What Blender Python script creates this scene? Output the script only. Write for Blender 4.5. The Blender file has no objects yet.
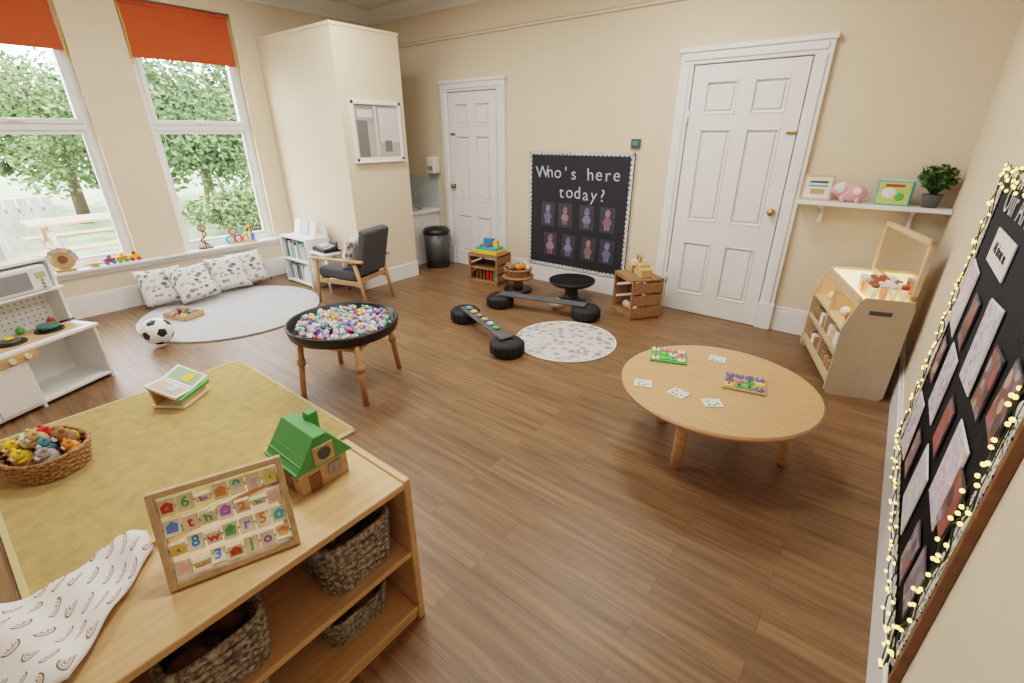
import bpy, bmesh, math, random
from mathutils import Matrix, Vector, Euler
random.seed(7)
rad=math.radians
# ---------------------------------------------------------------- materials
def newmat(name):
    m=bpy.data.materials.new(name);m.use_nodes=True
    nt=m.node_tree;b=nt.nodes['Principled BSDF'];return m,nt,b
def mat(name,col,rough=.5,metal=0,emit=0,bump=0,bscale=60,var=0,vscale=4,trans=0,spec=None,stretch=(1,1,1),ecol=None):
    m,nt,b=newmat(name)
    b.inputs['Base Color'].default_value=(*col,1);b.inputs['Roughness'].default_value=rough
    b.inputs['Metallic'].default_value=metal
    if emit: b.inputs['Emission Color'].default_value=(*(ecol or col),1);b.inputs['Emission Strength'].default_value=emit
    if trans: b.inputs['Transmission Weight'].default_value=trans
    if spec is not None: b.inputs['Specular IOR Level'].default_value=spec
    tc=nt.nodes.new('ShaderNodeTexCoord');mp=nt.nodes.new('ShaderNodeMapping')
    mp.inputs['Scale'].default_value=stretch
    nt.links.new(tc.outputs['Object'],mp.inputs['Vector'])
    if var:
        n=nt.nodes.new('ShaderNodeTexNoise');n.inputs['Scale'].default_value=vscale;n.inputs['Detail'].default_value=5
        nt.links.new(mp.outputs[0],n.inputs['Vector'])
        r=nt.nodes.new('ShaderNodeValToRGB')
        r.color_ramp.elements[0].position=.3;r.color_ramp.elements[1].position=.7
        r.color_ramp.elements[0].color=(*[c*(1-var) for c in col],1);r.color_ramp.elements[1].color=(*[min(1,c*(1+var)) for c in col],1)
        nt.links.new(n.outputs['Fac'],r.inputs[0]);nt.links.new(r.outputs[0],b.inputs['Base Color'])
    if bump:
        n=nt.nodes.new('ShaderNodeTexNoise');n.inputs['Scale'].default_value=bscale;n.inputs['Detail'].default_value=3
        nt.links.new(mp.outputs[0],n.inputs['Vector'])
        bp=nt.nodes.new('ShaderNodeBump');bp.inputs['Strength'].default_value=bump;bp.inputs['Distance'].default_value=.01
        nt.links.new(n.outputs['Fac'],bp.inputs['Height']);nt.links.new(bp.outputs[0],b.inputs['Normal'])
    return m
def wood(name,col,axis=0,rough=.4,var=.14):
    s=[14,14,14];s[axis]=1.2
    return mat(name,col,rough,var=var,vscale=3,stretch=tuple(s))
WALL=mat('wall_paint_cream',(.76,.65,.5),.85,bump=.05,bscale=120)
CEIL=mat('ceiling_paint',(.85,.83,.79),.9)
WHITE=mat('white_gloss_paint',(.84,.84,.84),.35)
WHITEM=mat('white_laminate',(.82,.82,.81),.5)
MAPLE=wood('maple_y',(.6,.375,.185),1)
MAPLEX=wood('maple_x',(.6,.375,.185),0)
TABLEW=wood('beech_table',(.56,.315,.155),0,.35,.08)
BIRCH=wood('birch_ply',(.66,.48,.3),2,.45,.08)
PINE=wood('pine',(.58,.36,.18),0,.6,.2)
CRATE=wood('crate_wood',(.31,.165,.08),0,.7,.3)
DARKW=wood('dark_wood',(.2,.1,.05),0,.6)
BLACK=mat('black_plastic',(.012,.012,.014),.4)
RUBBER=mat('black_rubber',(.015,.015,.017),.7,bump=.3,bscale=200)
GREY=mat('grey_fabric',(.075,.08,.092),.9,bump=.3,bscale=300)
GREYP=mat('grey_plastic',(.25,.26,.28),.5)
DGREY=mat('dark_grey_plastic',(.07,.075,.08),.4)
BRASS=mat('brass',(.5,.33,.12),.3,1)
ORANGE=mat('orange_blind',(.58,.1,.03),.85,bump=.1,bscale=300)
OCHRE=mat('ochre_carpet',(.55,.385,.155),.95,bump=.9,bscale=260,var=.14,vscale=14)
GRUG=mat('grey_rug',(.47,.465,.47),.95,bump=.5,bscale=200,var=.06,vscale=20)
CBLK=mat('blackboard_paper',(.02,.022,.032),.75)
CH=mat('chalk_white',(.6,.62,.66),.8)
def C(n,r,g,b,rough=.5):return mat(n,(r,g,b),rough)
RED=C('red',.6,.04,.03);YEL=C('yellow',.85,.55,.05);GRN=C('green',.09,.42,.09);BLU=C('blue',.05,.22,.6)
PNK=C('pink',.8,.42,.46);PUR=C('purple',.3,.12,.5);ORG=C('orange',.8,.25,.04);TEAL=C('teal',.05,.42,.42);CREAM=C('cream',.78,.68,.52)
BRN=C('brown_plush',.3,.15,.07,.9);TAN=C('tan_plush',.6,.38,.18,.9);PWH=C('white_plush',.82,.8,.76,.9);LBL=C('light_blue',.4,.65,.82);LPUR=C('lilac',.6,.48,.78);SKY=C('paper_white',.85,.85,.83,.7)
RAIN=[RED,ORG,YEL,GRN,TEAL,BLU,PUR,PNK]
def wicker(name,c1,c2):
    m,nt,b=newmat(name);b.inputs['Roughness'].default_value=.75
    tc=nt.nodes.new('ShaderNodeTexCoord');n=nt.nodes.new('ShaderNodeTexNoise');n.inputs['Scale'].default_value=70;n.inputs['Detail'].default_value=4
    r=nt.nodes.new('ShaderNodeValToRGB');r.color_ramp.elements[0].position=.4;r.color_ramp.elements[1].position=.6
    r.color_ramp.elements[0].color=(*c1,1);r.color_ramp.elements[1].color=(*c2,1)
    nt.links.new(tc.outputs['Object'],n.inputs['Vector']);nt.links.new(n.outputs['Fac'],r.inputs[0]);nt.links.new(r.outputs[0],b.inputs['Base Color']);return m
WGREY=wicker('grey_seagrass',(.13,.105,.085),(.42,.37,.3));WBRN=wicker('brown_wicker',(.2,.1,.045),(.48,.28,.13))
def floor_mat():
    m,nt,b=newmat('oak_plank_vinyl');N=nt.nodes;L=nt.links
    tc=N.new('ShaderNodeTexCoord')
    br=N.new('ShaderNodeTexBrick');br.inputs['Scale'].default_value=1;br.inputs['Brick Width'].default_value=1.05;br.inputs['Row Height'].default_value=.115
    br.inputs['Mortar Size'].default_value=.0014;br.offset=.37;br.inputs['Color1'].default_value=(.2,.2,.2,1);br.inputs['Color2'].default_value=(.8,.8,.8,1);br.inputs['Mortar'].default_value=(0,0,0,1);br.inputs['Bias'].default_value=0
    L.new(tc.outputs['Object'],br.inputs['Vector'])
    mp=N.new('ShaderNodeMapping');mp.inputs['Scale'].default_value=(1.8,34,1);L.new(tc.outputs['Object'],mp.inputs['Vector'])
    add=N.new('ShaderNodeVectorMath');add.operation='ADD';L.new(mp.outputs[0],add.inputs[0])
    sc=N.new('ShaderNodeVectorMath');sc.operation='SCALE';sc.inputs['Scale'].default_value=9;L.new(br.outputs['Color'],sc.inputs[0]);L.new(sc.outputs[0],add.inputs[1])
    n=N.new('ShaderNodeTexNoise');n.inputs['Scale'].default_value=1;n.inputs['Detail'].default_value=8;n.inputs['Roughness'].default_value=.65;L.new(add.outputs[0],n.inputs['Vector'])
    r=N.new('ShaderNodeValToRGB');e=r.color_ramp.elements;e[0].position=.28;e[0].color=(.105,.054,.025,1);e[1].position=.72;e[1].color=(.29,.168,.085,1)
    L.new(n.outputs['Fac'],r.inputs[0])
    mx=N.new('ShaderNodeMix');mx.data_type='RGBA';mx.blend_type='MULTIPLY';mx.inputs[0].default_value=1
    r2=N.new('ShaderNodeValToRGB');r2.color_ramp.elements[0].color=(.55,.5,.46,1);r2.color_ramp.elements[0].position=0;r2.color_ramp.elements[1].color=(1.1,1.08,1.05,1);r2.color_ramp.elements[1].position=.8
    e3=r2.color_ramp.elements.new(.12);e3.color=(.82,.81,.8,1)
    L.new(br.outputs['Color'],r2.inputs[0]);L.new(r.outputs[0],mx.inputs[6]);L.new(r2.outputs[0],mx.inputs[7]);L.new(mx.outputs[2],b.inputs['Base Color'])
    b.inputs['Roughness'].default_value=.42
    bp=N.new('ShaderNodeBump');bp.inputs['Strength'].default_value=.12;bp.inputs['Distance'].default_value=.004;L.new(n.outputs['Fac'],bp.inputs['Height']);L.new(bp.outputs[0],b.inputs['Normal'])
    return m
def vor_mat(name,base,scale,thr,cols,coord='Object',rough=.85,stretch=(1,1,1)):
    m,nt,b=newmat(name);N=nt.nodes;L=nt.links;b.inputs['Roughness'].default_value=rough
    tc=N.new('ShaderNodeTexCoord');mp=N.new('ShaderNodeMapping');mp.inputs['Scale'].default_value=stretch;L.new(tc.outputs[coord],mp.inputs[0])
    v=N.new('ShaderNodeTexVoronoi');v.inputs['Scale'].default_value=scale;v.inputs['Randomness'].default_value=.75;L.new(mp.outputs[0],v.inputs['Vector'])
    lt=N.new('ShaderNodeMath');lt.operation='LESS_THAN';lt.inputs[1].default_value=thr;L.new(v.outputs['Distance'],lt.inputs[0])
    sx=N.new('ShaderNodeSeparateColor');L.new(v.outputs['Color'],sx.inputs[0])
    r=N.new('ShaderNodeValToRGB');r.color_ramp.interpolation='CONSTANT'
    e=r.color_ramp.elements;e[0].color=(*cols[0],1);e[1].position=1/len(cols);e[1].color=(*cols[1],1)
    for i in range(2,len(cols)):
        q=e.new(i/len(cols));q.color=(*cols[i],1)
    L.new(sx.outputs[0],r.inputs[0])
    mx=N.new('ShaderNodeMix');mx.data_type='RGBA';L.new(lt.outputs[0],mx.inputs[0]);mx.inputs[6].default_value=(*base,1);L.new(r.outputs[0],mx.inputs[7]);L.new(mx.outputs[2],b.inputs['Base Color']);return m
def rainbow_mat():
    m,nt,b=newmat('rainbow_print_cotton');N=nt.nodes;L=nt.links;b.inputs['Roughness'].default_value=.9
    def mth(op,a,bv=None):
        n=N.new('ShaderNodeMath');n.operation=op
        for i,v in enumerate((a,bv)):
            if v is None:continue
            if isinstance(v,(int,float)):n.inputs[i].default_value=v
            else:L.new(v,n.inputs[i])
        return n.outputs[0]
    tc=N.new('ShaderNodeTexCoord');sp=N.new('ShaderNodeSeparateXYZ');L.new(tc.outputs['UV'],sp.inputs[0])
    y=mth('MULTIPLY',sp.outputs[1],15);x=mth('MULTIPLY',sp.outputs[0],13)
    row=mth('FLOOR',y);off=mth('MULTIPLY',mth('MODULO',row,2),.5);x=mth('ADD',x,off)
    col=mth('FLOOR',x)
    wn=N.new('ShaderNodeTexWhiteNoise');wn.noise_dimensions='2D';cb=N.new('ShaderNodeCombineXYZ');L.new(col,cb.inputs[0]);L.new(row,cb.inputs[1]);L.new(cb.outputs[0],wn.inputs['Vector'])
    an=mth('MULTIPLY',mth('SUBTRACT',wn.outputs['Value'],.5),2.2)
    fx=mth('SUBTRACT',mth('FRACT',x),.5);fy=mth('SUBTRACT',mth('FRACT',y),.42)
    cs=mth('COSINE',an);sn=mth('SINE',an)
    gx=mth('SUBTRACT',mth('MULTIPLY',fx,cs),mth('MULTIPLY',fy,sn));gy=mth('ADD',mth('MULTIPLY',fx,sn),mth('MULTIPLY',fy,cs))
    d=mth('SQRT',mth('ADD',mth('MULTIPLY',gx,gx),mth('MULTIPLY',gy,gy)))
    gt=mth('GREATER_THAN',gy,-.04)
    r=N.new('ShaderNodeValToRGB');r.color_ramp.interpolation='CONSTANT';e=r.color_ramp.elements
    w=(.78,.77,.75,1);e[0].color=w;e[1].position=.07;e[1].color=(.4,.24,.15,1)
    for p,c in((.13,w),(.165,(.55,.37,.24,1)),(.22,w),(.255,(.22,.16,.14,1)),(.325,w)):
        q=e.new(p);q.color=c
    L.new(d,r.inputs[0])
    mx=N.new('ShaderNodeMix');mx.data_type='RGBA';mx.inputs[6].default_value=w;L.new(gt,mx.inputs[0]);L.new(r.outputs[0],mx.inputs[7]);L.new(mx.outputs[2],b.inputs['Base Color']);return m
# ---------------------------------------------------------------- builder
class B:
    def __init__(s,name,loc=(0,0,0),rz=0):
        s.name=name;s.bm=bmesh.new();s.mats=[];s.loc=loc;s.rz=rz
    def _put(s,t,m,M=None,smooth=False,auto=False):
        if M is not None: t.transform(M)
        if m not in s.mats:s.mats.append(m)
        i=s.mats.index(m)
        for f in t.faces:
            f.material_index=i;f.smooth=(len(f.verts)==4) if auto else smooth
        me=bpy.data.meshes.new('t');t.to_mesh(me);t.free();s.bm.from_mesh(me);bpy.data.meshes.remove(me)
    @staticmethod
    def M(c,r=(0,0,0)):return Matrix.Translation(c)@Euler([rad(a) for a in r]).to_matrix().to_4x4()
    def box(s,c,d,m,r=(0,0,0),bev=0,seg=2):
        t=bmesh.new();bmesh.ops.create_cube(t,size=1,matrix=Matrix.Diagonal((*d,1)))
        if bev: bmesh.ops.bevel(t,geom=t.edges[:],offset=bev,segments=seg,affect='EDGES',profile=.5)
        s._put(t,m,s.M(c,r),False)
    def bb(s,x0,x1,y0,y1,z0,z1,m,bev=0):
        s.box(((x0+x1)/2,(y0+y1)/2,(z0+z1)/2),(abs(x1-x0),abs(y1-y0),abs(z1-z0)),m,bev=bev)
    def cyl(s,c,r,h,m,r2=None,seg=28,rot=(0,0,0),bev=0):
        t=bmesh.new();bmesh.ops.create_cone(t,cap_ends=True,segments=seg,radius1=r,radius2=r if r2 is None else r2,depth=h)
        if bev: bmesh.ops.bevel(t,geom=[e for e in t.edges if abs(e.verts[0].co.z-e.verts[1].co.z)<1e-6],offset=bev,segments=2,affect='EDGES')
        s._put(t,m,s.M(c,rot),auto=True)
    def sph(s,c,r,m,rot=(0,0,0),seg=16):
        if not hasattr(r,'__len__'):r=(r,r,r)
        t=bmesh.new();bmesh.ops.create_uvsphere(t,u_segments=seg,v_segments=max(6,seg*2//3),radius=1,matrix=Matrix.Diagonal((*r,1)))
        s._put(t,m,s.M(c,rot),True)
    def lathe(s,prof,c,m,seg=36,rot=(0,0,0)):
        t=bmesh.new();rows=[]
        for r,z in prof:
            rows.append([t.verts.new((max(r,1e-4)*math.cos(2*math.pi*i/seg),max(r,1e-4)*math.sin(2*math.pi*i/seg),z)) for i in range(seg)])
        for a,b in zip(rows,rows[1:]):
            for i in range(seg):t.faces.new((a[i],a[(i+1)%seg],b[(i+1)%seg],b[i]))
        bmesh.ops.recalc_face_normals(t,faces=t.faces[:])
        s._put(t,m,s.M(c,rot),True)
    def tube(s,pts,r,m,closed=False,seg=8):
        pts=[Vector(p) for p in pts];n=len(pts);t=bmesh.new();rings=[]
        prev=None
        for i,p in enumerate(pts):
            a=pts[(i-1)%n] if (closed or i>0) else p;b=pts[(i+1)%n] if (closed or i<n-1) else p
            d=(b-a)
            if d.length<1e-9:d=Vector((0,0,1))
            d.normalize()
            if prev is None:
                x=d.orthogonal().normalized()
            else:
                x=(prev-d*prev.dot(d))
                x=x.normalized() if x.length>1e-6 else d.orthogonal().normalized()
            prev=x;y=d.cross(x);rr=r[i] if hasattr(r,'__len__') else r
            rings.append([t.verts.new(p+(x*math.cos(2*math.pi*k/seg)+y*math.sin(2*math.pi*k/seg))*rr) for k in range(seg)])
        m_=n if closed else n-1
        for i in range(m_):
            a,b=rings[i],rings[(i+1)%n]
            off=0
            if closed and i==n-1:
                off=min(range(seg),key=lambda k:(a[0].co-b[k].co).length)
            for k in range(seg):t.faces.new((a[k],a[(k+1)%seg],b[(k+1+off)%seg],b[(k+off)%seg]))
        if not closed:
            t.faces.new(rings[0][::-1]);t.faces.new(rings[-1])
        s._put(t,m,None,True)
    def torus(s,c,R,r,m,rot=(0,0,0),seg=28,rs=10):
        pts=[s.M(c,rot)@Vector((R*math.cos(2*math.pi*i/seg),R*math.sin(2*math.pi*i/seg),0)) for i in range(seg)]
        s.tube(pts,r,m,closed=True,seg=rs)
    def poly(s,pts,d,m,M,bev=0):
        t=bmesh.new();f=t.faces.new([t.verts.new((x,y,0)) for x,y in pts])
        g=bmesh.ops.extrude_face_region(t,geom=[f]);bmesh.ops.translate(t,verts=[v for v in g['geom'] if isinstance(v,bmesh.types.BMVert)],vec=(0,0,d))
        bmesh.ops.recalc_face_normals(t,faces=t.faces[:])
        if bev:bmesh.ops.bevel(t,geom=t.edges[:],offset=bev,segments=1,affect='EDGES')
        s._put(t,m,M,False)
    def text(s,txt,size,m,M,ext=.001,align='CENTER',off=0,sp=1):
        cu=bpy.data.curves.new('t','FONT');cu.body=txt;cu.size=size;cu.extrude=ext;cu.align_x=align;cu.align_y='CENTER';cu.offset=off;cu.space_character=sp
        o=bpy.data.objects.new('t',cu);bpy.context.scene.collection.objects.link(o)
        dg=bpy.context.evaluated_depsgraph_get();me=bpy.data.meshes.new_from_object(o.evaluated_get(dg))
        t=bmesh.new();t.from_mesh(me);bpy.data.objects.remove(o);bpy.data.meshes.remove(me);bpy.data.curves.remove(cu)
        s._put(t,m,M,False)
    def cushion(s,c,w,h,th,m,rot=(0,0,0),n=14):
        t=bmesh.new();top=[];bot=[]
        for i in range(n+1):
            ra=[];rb=[]
            for j in range(n+1):
                x=-1+2*i/n;y=-1+2*j/n
                e=max(0,(1-x**4))**.5*max(0,(1-y**4))**.5
                px=x*(1-.07*(1-y*y)*abs(x)**2);py=y*(1-.07*(1-x*x)*abs(y)**2)
                z=e*th/2+.004*math.sin(9*x+3)*math.cos(7*y)*e
                v=t.verts.new((px*w/2,py*h/2,z));ra.append(v)
                rb.append(v if (i in(0,n) or j in(0,n)) else t.verts.new((px*w/2,py*h/2,-e*th/2)))
            top.append(ra);bot.append(rb)
        for i in range(n):
            for j in range(n):
                t.faces.new((top[i][j],top[i+1][j],top[i+1][j+1],top[i][j+1]))
                q=(bot[i][j+1],bot[i+1][j+1],bot[i+1][j],bot[i][j])
                if len(set(q))==4:
                    try:t.faces.new(q)
                    except ValueError:pass
        s._put(t,m,s.M(c,rot),True)
    def leaves(s,n,center,R,size,m,shape=1.5):
        t=bmesh.new();c=Vector(center)
        for i in range(n):
            v=Vector((random.gauss(0,1),random.gauss(0,1),random.gauss(0,1))).normalized()*(random.random()**.45)
            p=c+Vector((v.x*R[0],v.y*R[1],v.z*R[2]))
            q=Euler((random.uniform(0,6.3),random.uniform(0,6.3),random.uniform(0,6.3))).to_matrix()
            z=size*random.uniform(.6,1.3)
            t.faces.new([t.verts.new(p+q@Vector(a)) for a in((-z*.4,0,0),(0,-z*shape*.5,0),(z*.4,0,0),(0,z*shape*.5,0))])
        s._put(t,m,None,False)
    def done(s):
        me=bpy.data.meshes.new(s.name);s.bm.to_mesh(me);s.bm.free()
        for m in s.mats:me.materials.append(m)
        o=bpy.data.objects.new(s.name,me);bpy.context.scene.collection.objects.link(o)
        o.location=s.loc;o.rotation_euler=(0,0,rad(s.rz));return o
XL,XR,YB,YF,ZC=-6.39,.37,4.9,-1.6,3.3
# ---------------------------------------------------------------- shell
b=B('floor');b.bb(XL-.05,XR+.05,YF-.05,YB+.05,-.1,0,floor_mat());b.done()
b=B('ceiling');b.bb(XL-.05,XR+.05,YF-.05,YB+.05,ZC,ZC+.1,CEIL);b.done()
b=B('wall_back');b.bb(XL-.3,XR+.15,YB,YB+.15,0,ZC,WALL);b.done()
b=B('wall_right');b.bb(XR,XR+.15,YF,YB,0,ZC,WALL);b.done()
b=B('wall_front');b.bb(XL-.3,XR+.15,YF-.15,YF,0,ZC,WALL);b.done()
WIN=[(.36,1.43),(1.90,2.97)];SZ=.5;TZ=3.0
b=B('wall_left')
ys=[YF,WIN[0][0],WIN[0][1],WIN[1][0],WIN[1][1],YB]
for i in(0,2,4):b.bb(XL-.28,XL,ys[i],ys[i+1],0,ZC,WALL)
for w in WIN:
    b.bb(XL-.28,XL,w[0],w[1],0,SZ-.03,WALL);b.bb(XL-.28,XL,w[0],w[1],TZ,ZC,WALL)
b.done()
for i,(y0,y1) in enumerate(WIN):
    b=B('window_%d'%(i+1));xf=XL-.14
    def fr(y0,y1,z0,z1,w,x0,x1):
        b.bb(x0,x1,y0,y0+w,z0,z1,WHITE,.004);b.bb(x0,x1,y1-w,y1,z0,z1,WHITE,.004)
        b.bb(x0,x1,y0+w,y1-w,z0,z0+w,WHITE,.004);b.bb(x0,x1,y0+w,y1-w,z1-w,z1,WHITE,.004)
    fr(y0,y1,SZ,TZ,.06,xf,xf+.07)
    b.bb(xf,xf+.07,y0+.06,y1-.06,1.8,1.86,WHITE,.004)
    fr(y0+.06,y1-.06,SZ+.06,1.8,.035,xf+.01,xf+.05)
    fr(y0+.06,y1-.06,1.86,TZ-.06,.045,xf+.01,xf+.085)
    b.bb(xf+.085,xf+.11,(y0+y1)/2-.06,(y0+y1)/2+.06,1.875,1.9,WHITE,.003)
    b.done()
    b=B('orange_blind');b.bb(XL-.045,XL-.035,y0+.03,y1-.03,2.5,2.97,ORANGE)
    b.cyl((XL-.04,(y0+y1)/2,2.965),.022,y1-y0-.04,ORANGE,rot=(90,0,0));b.bb(XL-.05,XL-.03,y0+.03,y1-.03,2.485,2.5,ORANGE,.003)
    for yy in(y0+.02,y1-.02):
        b.tube([(XL-.02,yy,2.96),(XL-.015,yy+.01,2.75),(XL-.02,yy,2.42)],.006,YEL)
    b.done()
b=B('window_sill')
b.bb(XL-.28,XL+.001,WIN[0][0],WIN[0][1],SZ-.03,SZ,WHITE,.004);b.bb(XL-.28,XL+.001,WIN[1][0],WIN[1][1],SZ-.03,SZ,WHITE,.004);b.bb(XL+.001,XL+.07,.1,3.12,SZ-.03,SZ,WHITE,.006)
b.bb(XL+.001,XL+.02,.14,3.08,SZ-.08,SZ-.03,WHITE);b.done()
def base(name,segs):
    b=B(name)
    for x0,x1,y0,y1 in segs:
        b.bb(x0,x1,y0,y1,0,.2,WHITE);dx=x1-x0;dy=y1-y0
        if dx<dy:
            xa,xb=(x0,x1-.008) if x0<-1 else (x0+.008,x1)
            b.bb(xa,xb,y0,y1,.2,.235,WHITE,.004)
        else: b.bb(x0,x1,y0+.008,y1,.2,.235,WHITE,.004)
    b.done()
CX,CY0,CY1,CZ=-4.86,3.22,4.08,2.8
base('baseboard_left',[(XL,XL+.022,YF,CY0-.02)])
base('baseboard_right',[(XR-.022,XR,YF,YB)])
base('baseboard_back',[(-3.94,-1.84,YB-.022,YB),(-.64,XR-.022,YB-.022,YB)])
b=B('partition_wall');b.bb(XL,CX,CY0,CY1,0,CZ,WALL);b.bb(XL,CX+.008,CY0-.008,CY1+.008,CZ-.03,CZ,WALL)
b.bb(CX,CX+.02,CY0-.02,CY1,0,.18,WHITE);b.bb(XL+.03,CX+.02,CY0-.02,CY0,0,.18,WHITE);b.done()
b=B('wall_hatch_window')
y0,y1,z0,z1=3.33,4.01,1.47,2.1
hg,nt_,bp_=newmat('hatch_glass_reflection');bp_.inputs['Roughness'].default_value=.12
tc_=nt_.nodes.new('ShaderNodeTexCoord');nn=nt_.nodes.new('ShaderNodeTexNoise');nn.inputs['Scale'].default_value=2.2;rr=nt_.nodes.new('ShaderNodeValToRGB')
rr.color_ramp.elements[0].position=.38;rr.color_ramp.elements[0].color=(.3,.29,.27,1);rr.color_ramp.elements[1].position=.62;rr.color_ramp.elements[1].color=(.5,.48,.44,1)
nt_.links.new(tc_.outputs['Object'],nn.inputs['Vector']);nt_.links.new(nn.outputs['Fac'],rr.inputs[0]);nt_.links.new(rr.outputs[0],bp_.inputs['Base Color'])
b.bb(CX+.001,CX+.012,y0+.03,y1-.03,z0+.03,z1-.03,hg)
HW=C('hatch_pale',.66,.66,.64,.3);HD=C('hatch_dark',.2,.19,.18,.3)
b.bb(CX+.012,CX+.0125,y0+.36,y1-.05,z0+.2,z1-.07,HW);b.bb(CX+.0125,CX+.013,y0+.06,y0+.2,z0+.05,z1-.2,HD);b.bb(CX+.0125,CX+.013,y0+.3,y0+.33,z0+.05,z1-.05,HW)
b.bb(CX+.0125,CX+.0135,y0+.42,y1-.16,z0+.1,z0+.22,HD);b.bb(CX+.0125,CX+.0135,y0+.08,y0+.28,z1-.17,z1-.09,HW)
for a in((y0,y1,z0,z0+.04),(y0,y1,z1-.04,z1),(y0,y0+.04,z0,z1),(y1-.04,y1,z0,z1)):b.bb(CX+.001,CX+.025,*a,WHITE,.005)
b.bb(CX+.001,CX+.04,y0-.015,y1+.015,z0-.015,z0+.003,WHITE,.004)
b.done()
b=B('trim_cornice')
def prof(pts,p0,p1,nx,ny,m):
    t=bmesh.new();r0=[];r1=[]
    for a,z in pts:
        r0.append(t.verts.new((p0[0]+nx*a,p0[1]+ny*a,z)));r1.append(t.verts.new((p1[0]+nx*a,p1[1]+ny*a,z)))
    for i in range(len(pts)-1):t.faces.new((r0[i],r0[i+1],r1[i+1],r1[i]))
    bmesh.ops.recalc_face_normals(t,faces=t.faces[:]);b._put(t,m,None,False)
cp=[(.0,3.16),(.02,3.16),(.025,3.18),(.045,3.2),(.08,3.225),(.11,3.26),(.125,3.28),(.15,3.285),(.15,3.3)]
prof(cp,(XL,YB),(XR,YB),0,-1,WHITE);prof(cp,(XL,YF),(XL,YB),1,0,WHITE);prof(cp,(XR,YF),(XR,YB),-1,0,WHITE);b.done()
b=B('trim_picture_rail');b.bb(XL,XR,YB-.025,YB,2.84,2.87,WALL,.006);b.bb(XL,XR,YB-.035,YB,2.87,2.885,WALL,.004)
b.done()
def door(name,x0,x1,zt,knob_left):
    b=B(name);aw=.125;Y=YB-.001
    for a in((x0,x0+aw),(x1-aw,x1)):
        b.bb(a[0],a[1],Y-.045,Y,0,zt-aw,WHITE,.004);c=(a[0]+a[1])/2
        b.bb(c-.03,c+.03,Y-.058,Y-.04,0,zt-aw,WHITE,.006)
    b.bb(x0,x1,Y-.045,Y,zt-aw,zt,WHITE,.004);b.bb(x0-.015,x1+.015,Y-.062,Y,zt-.03,zt+.01,WHITE,.006)
    b.bb(x0+.04,x1-.04,Y-.058,Y-.04,zt-aw+.03,zt-aw+.08,WHITE,.006)
    for a in(x0-.01,x1-aw-.005):b.bb(a,a+aw+.015,Y-.06,Y,0,.26,WHITE,.005)
    l,r=x0+aw+.01,x1-aw-.01;t=zt-aw-.01;W=r-l
    b.bb(l,r,Y-.02,Y-.002,.005,t,WHITE)
    st=.105*W/.85+.01
    cols=[(l+st,(l+r)/2-st*.5),((l+r)/2+st*.5,r-st)]
    rows=[(.2*t/2.3,.74*t/2.3),(.95*t/2.3,1.78*t/2.3),(1.9*t/2.3,2.17*t/2.3)]
    yb,yt=Y-.038,Y-.02
    b.bb(l,l+st,yb,yt,.005,t,WHITE,.003);b.bb(r-st,r,yb,yt,.005,t,WHITE,.003)
    for z0,z1 in rows:b.bb(cols[0][1],cols[1][0],yb,yt,z0,z1,WHITE,.003)
    zz=[.005]+[v for q in rows for v in q]+[t]
    for i in range(0,8,2):b.bb(l+st,r-st,yb,yt,zz[i],zz[i+1],WHITE,.003)
    for c in cols:
        for z0,z1 in rows:
            b.bb(c[0]+.035,c[1]-.035,Y-.032,Y-.02,z0+.035,z1-.035,WHITE,.008)
            for q in((c[0],c[1],z0,z0+.014),(c[0],c[1],z1-.014,z1),(c[0],c[0]+.014,z0,z1),(c[1]-.014,c[1],z0,z1)):
                b.bb(q[0],q[1],Y-.043,Y-.02,q[2],q[3],WHITE,.005)
    kx=l+.055 if knob_left else r-.055
    b.cyl((kx,Y-.045,1.1),.028,.014,BRASS,rot=(90,0,0));b.sph((kx,Y-.085,1.1),(.032,.024,.032),BRASS);b.cyl((kx,Y-.06,1.1),.01,.04,BRASS,rot=(90,0,0))
    hx=r if knob_left else l
    for z in(.35,1.9):b.cyl((hx,Y-.045,z),.008,.1,WHITE)
    b.box((kx+.02,Y-.05,1.76),(.08,.02,.022),BRASS,bev=.004)
    b.done()
door('door_1',-5.03,-3.94,2.38,True);door('door_2',-1.84,-.64,2.45,False)
# ---------------------------------------------------------------- blackboard
b=B('blackboard_display');x0,x1,z0,z1=-3.56,-2.21,.22,1.57;Y=YB-.03
b.bb(x0,x1,Y,YB-.001,z0,z1,CBLK,.004)
def scallop(b,pa,pb,nrm,up,n,r,m):
    pa=Vector(pa);pb=Vector(pb);d=(pb-pa)/n
    for i in range(n):
        c=pa+d*(i+.5);t=bmesh.new()
        vs=[t.verts.new(c+d.normalized()*r*math.cos(math.pi*k/8)+Vector(up)*r*math.sin(math.pi*k/8)+Vector(nrm)*.002) for k in range(9)]
        t.faces.new(vs);b._put(t,m,None)
SC=vor_mat('spotted_border',(.7,.7,.7),70,.36,[(.04,.04,.05),(.08,.08,.09)])
w=.014
for q in((x0,x1,z0,z0+w),(x0,x1,z1-w,z1),(x0,x0+w,z0,z1),(x1-w,x1,z0,z1)):b.bb(q[0],q[1],Y-.002,Y+.001,q[2],q[3],SC)
scallop(b,(x0+w,Y,z0+w),(x1-w,Y,z0+w),(0,-1,0),(0,0,1),26,.025,SC);scallop(b,(x0+w,Y,z1-w),(x1-w,Y,z1-w),(0,-1,0),(0,0,-1),26,.025,SC)
scallop(b,(x0+w,Y,z0+w),(x0+w,Y,z1-w),(0,-1,0),(1,0,0),26,.025,SC);scallop(b,(x1-w,Y,z0+w),(x1-w,Y,z1-w),(0,-1,0),(-1,0,0),26,.025,SC)
RX=Matrix.Rotation(rad(90),4,'X')
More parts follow.
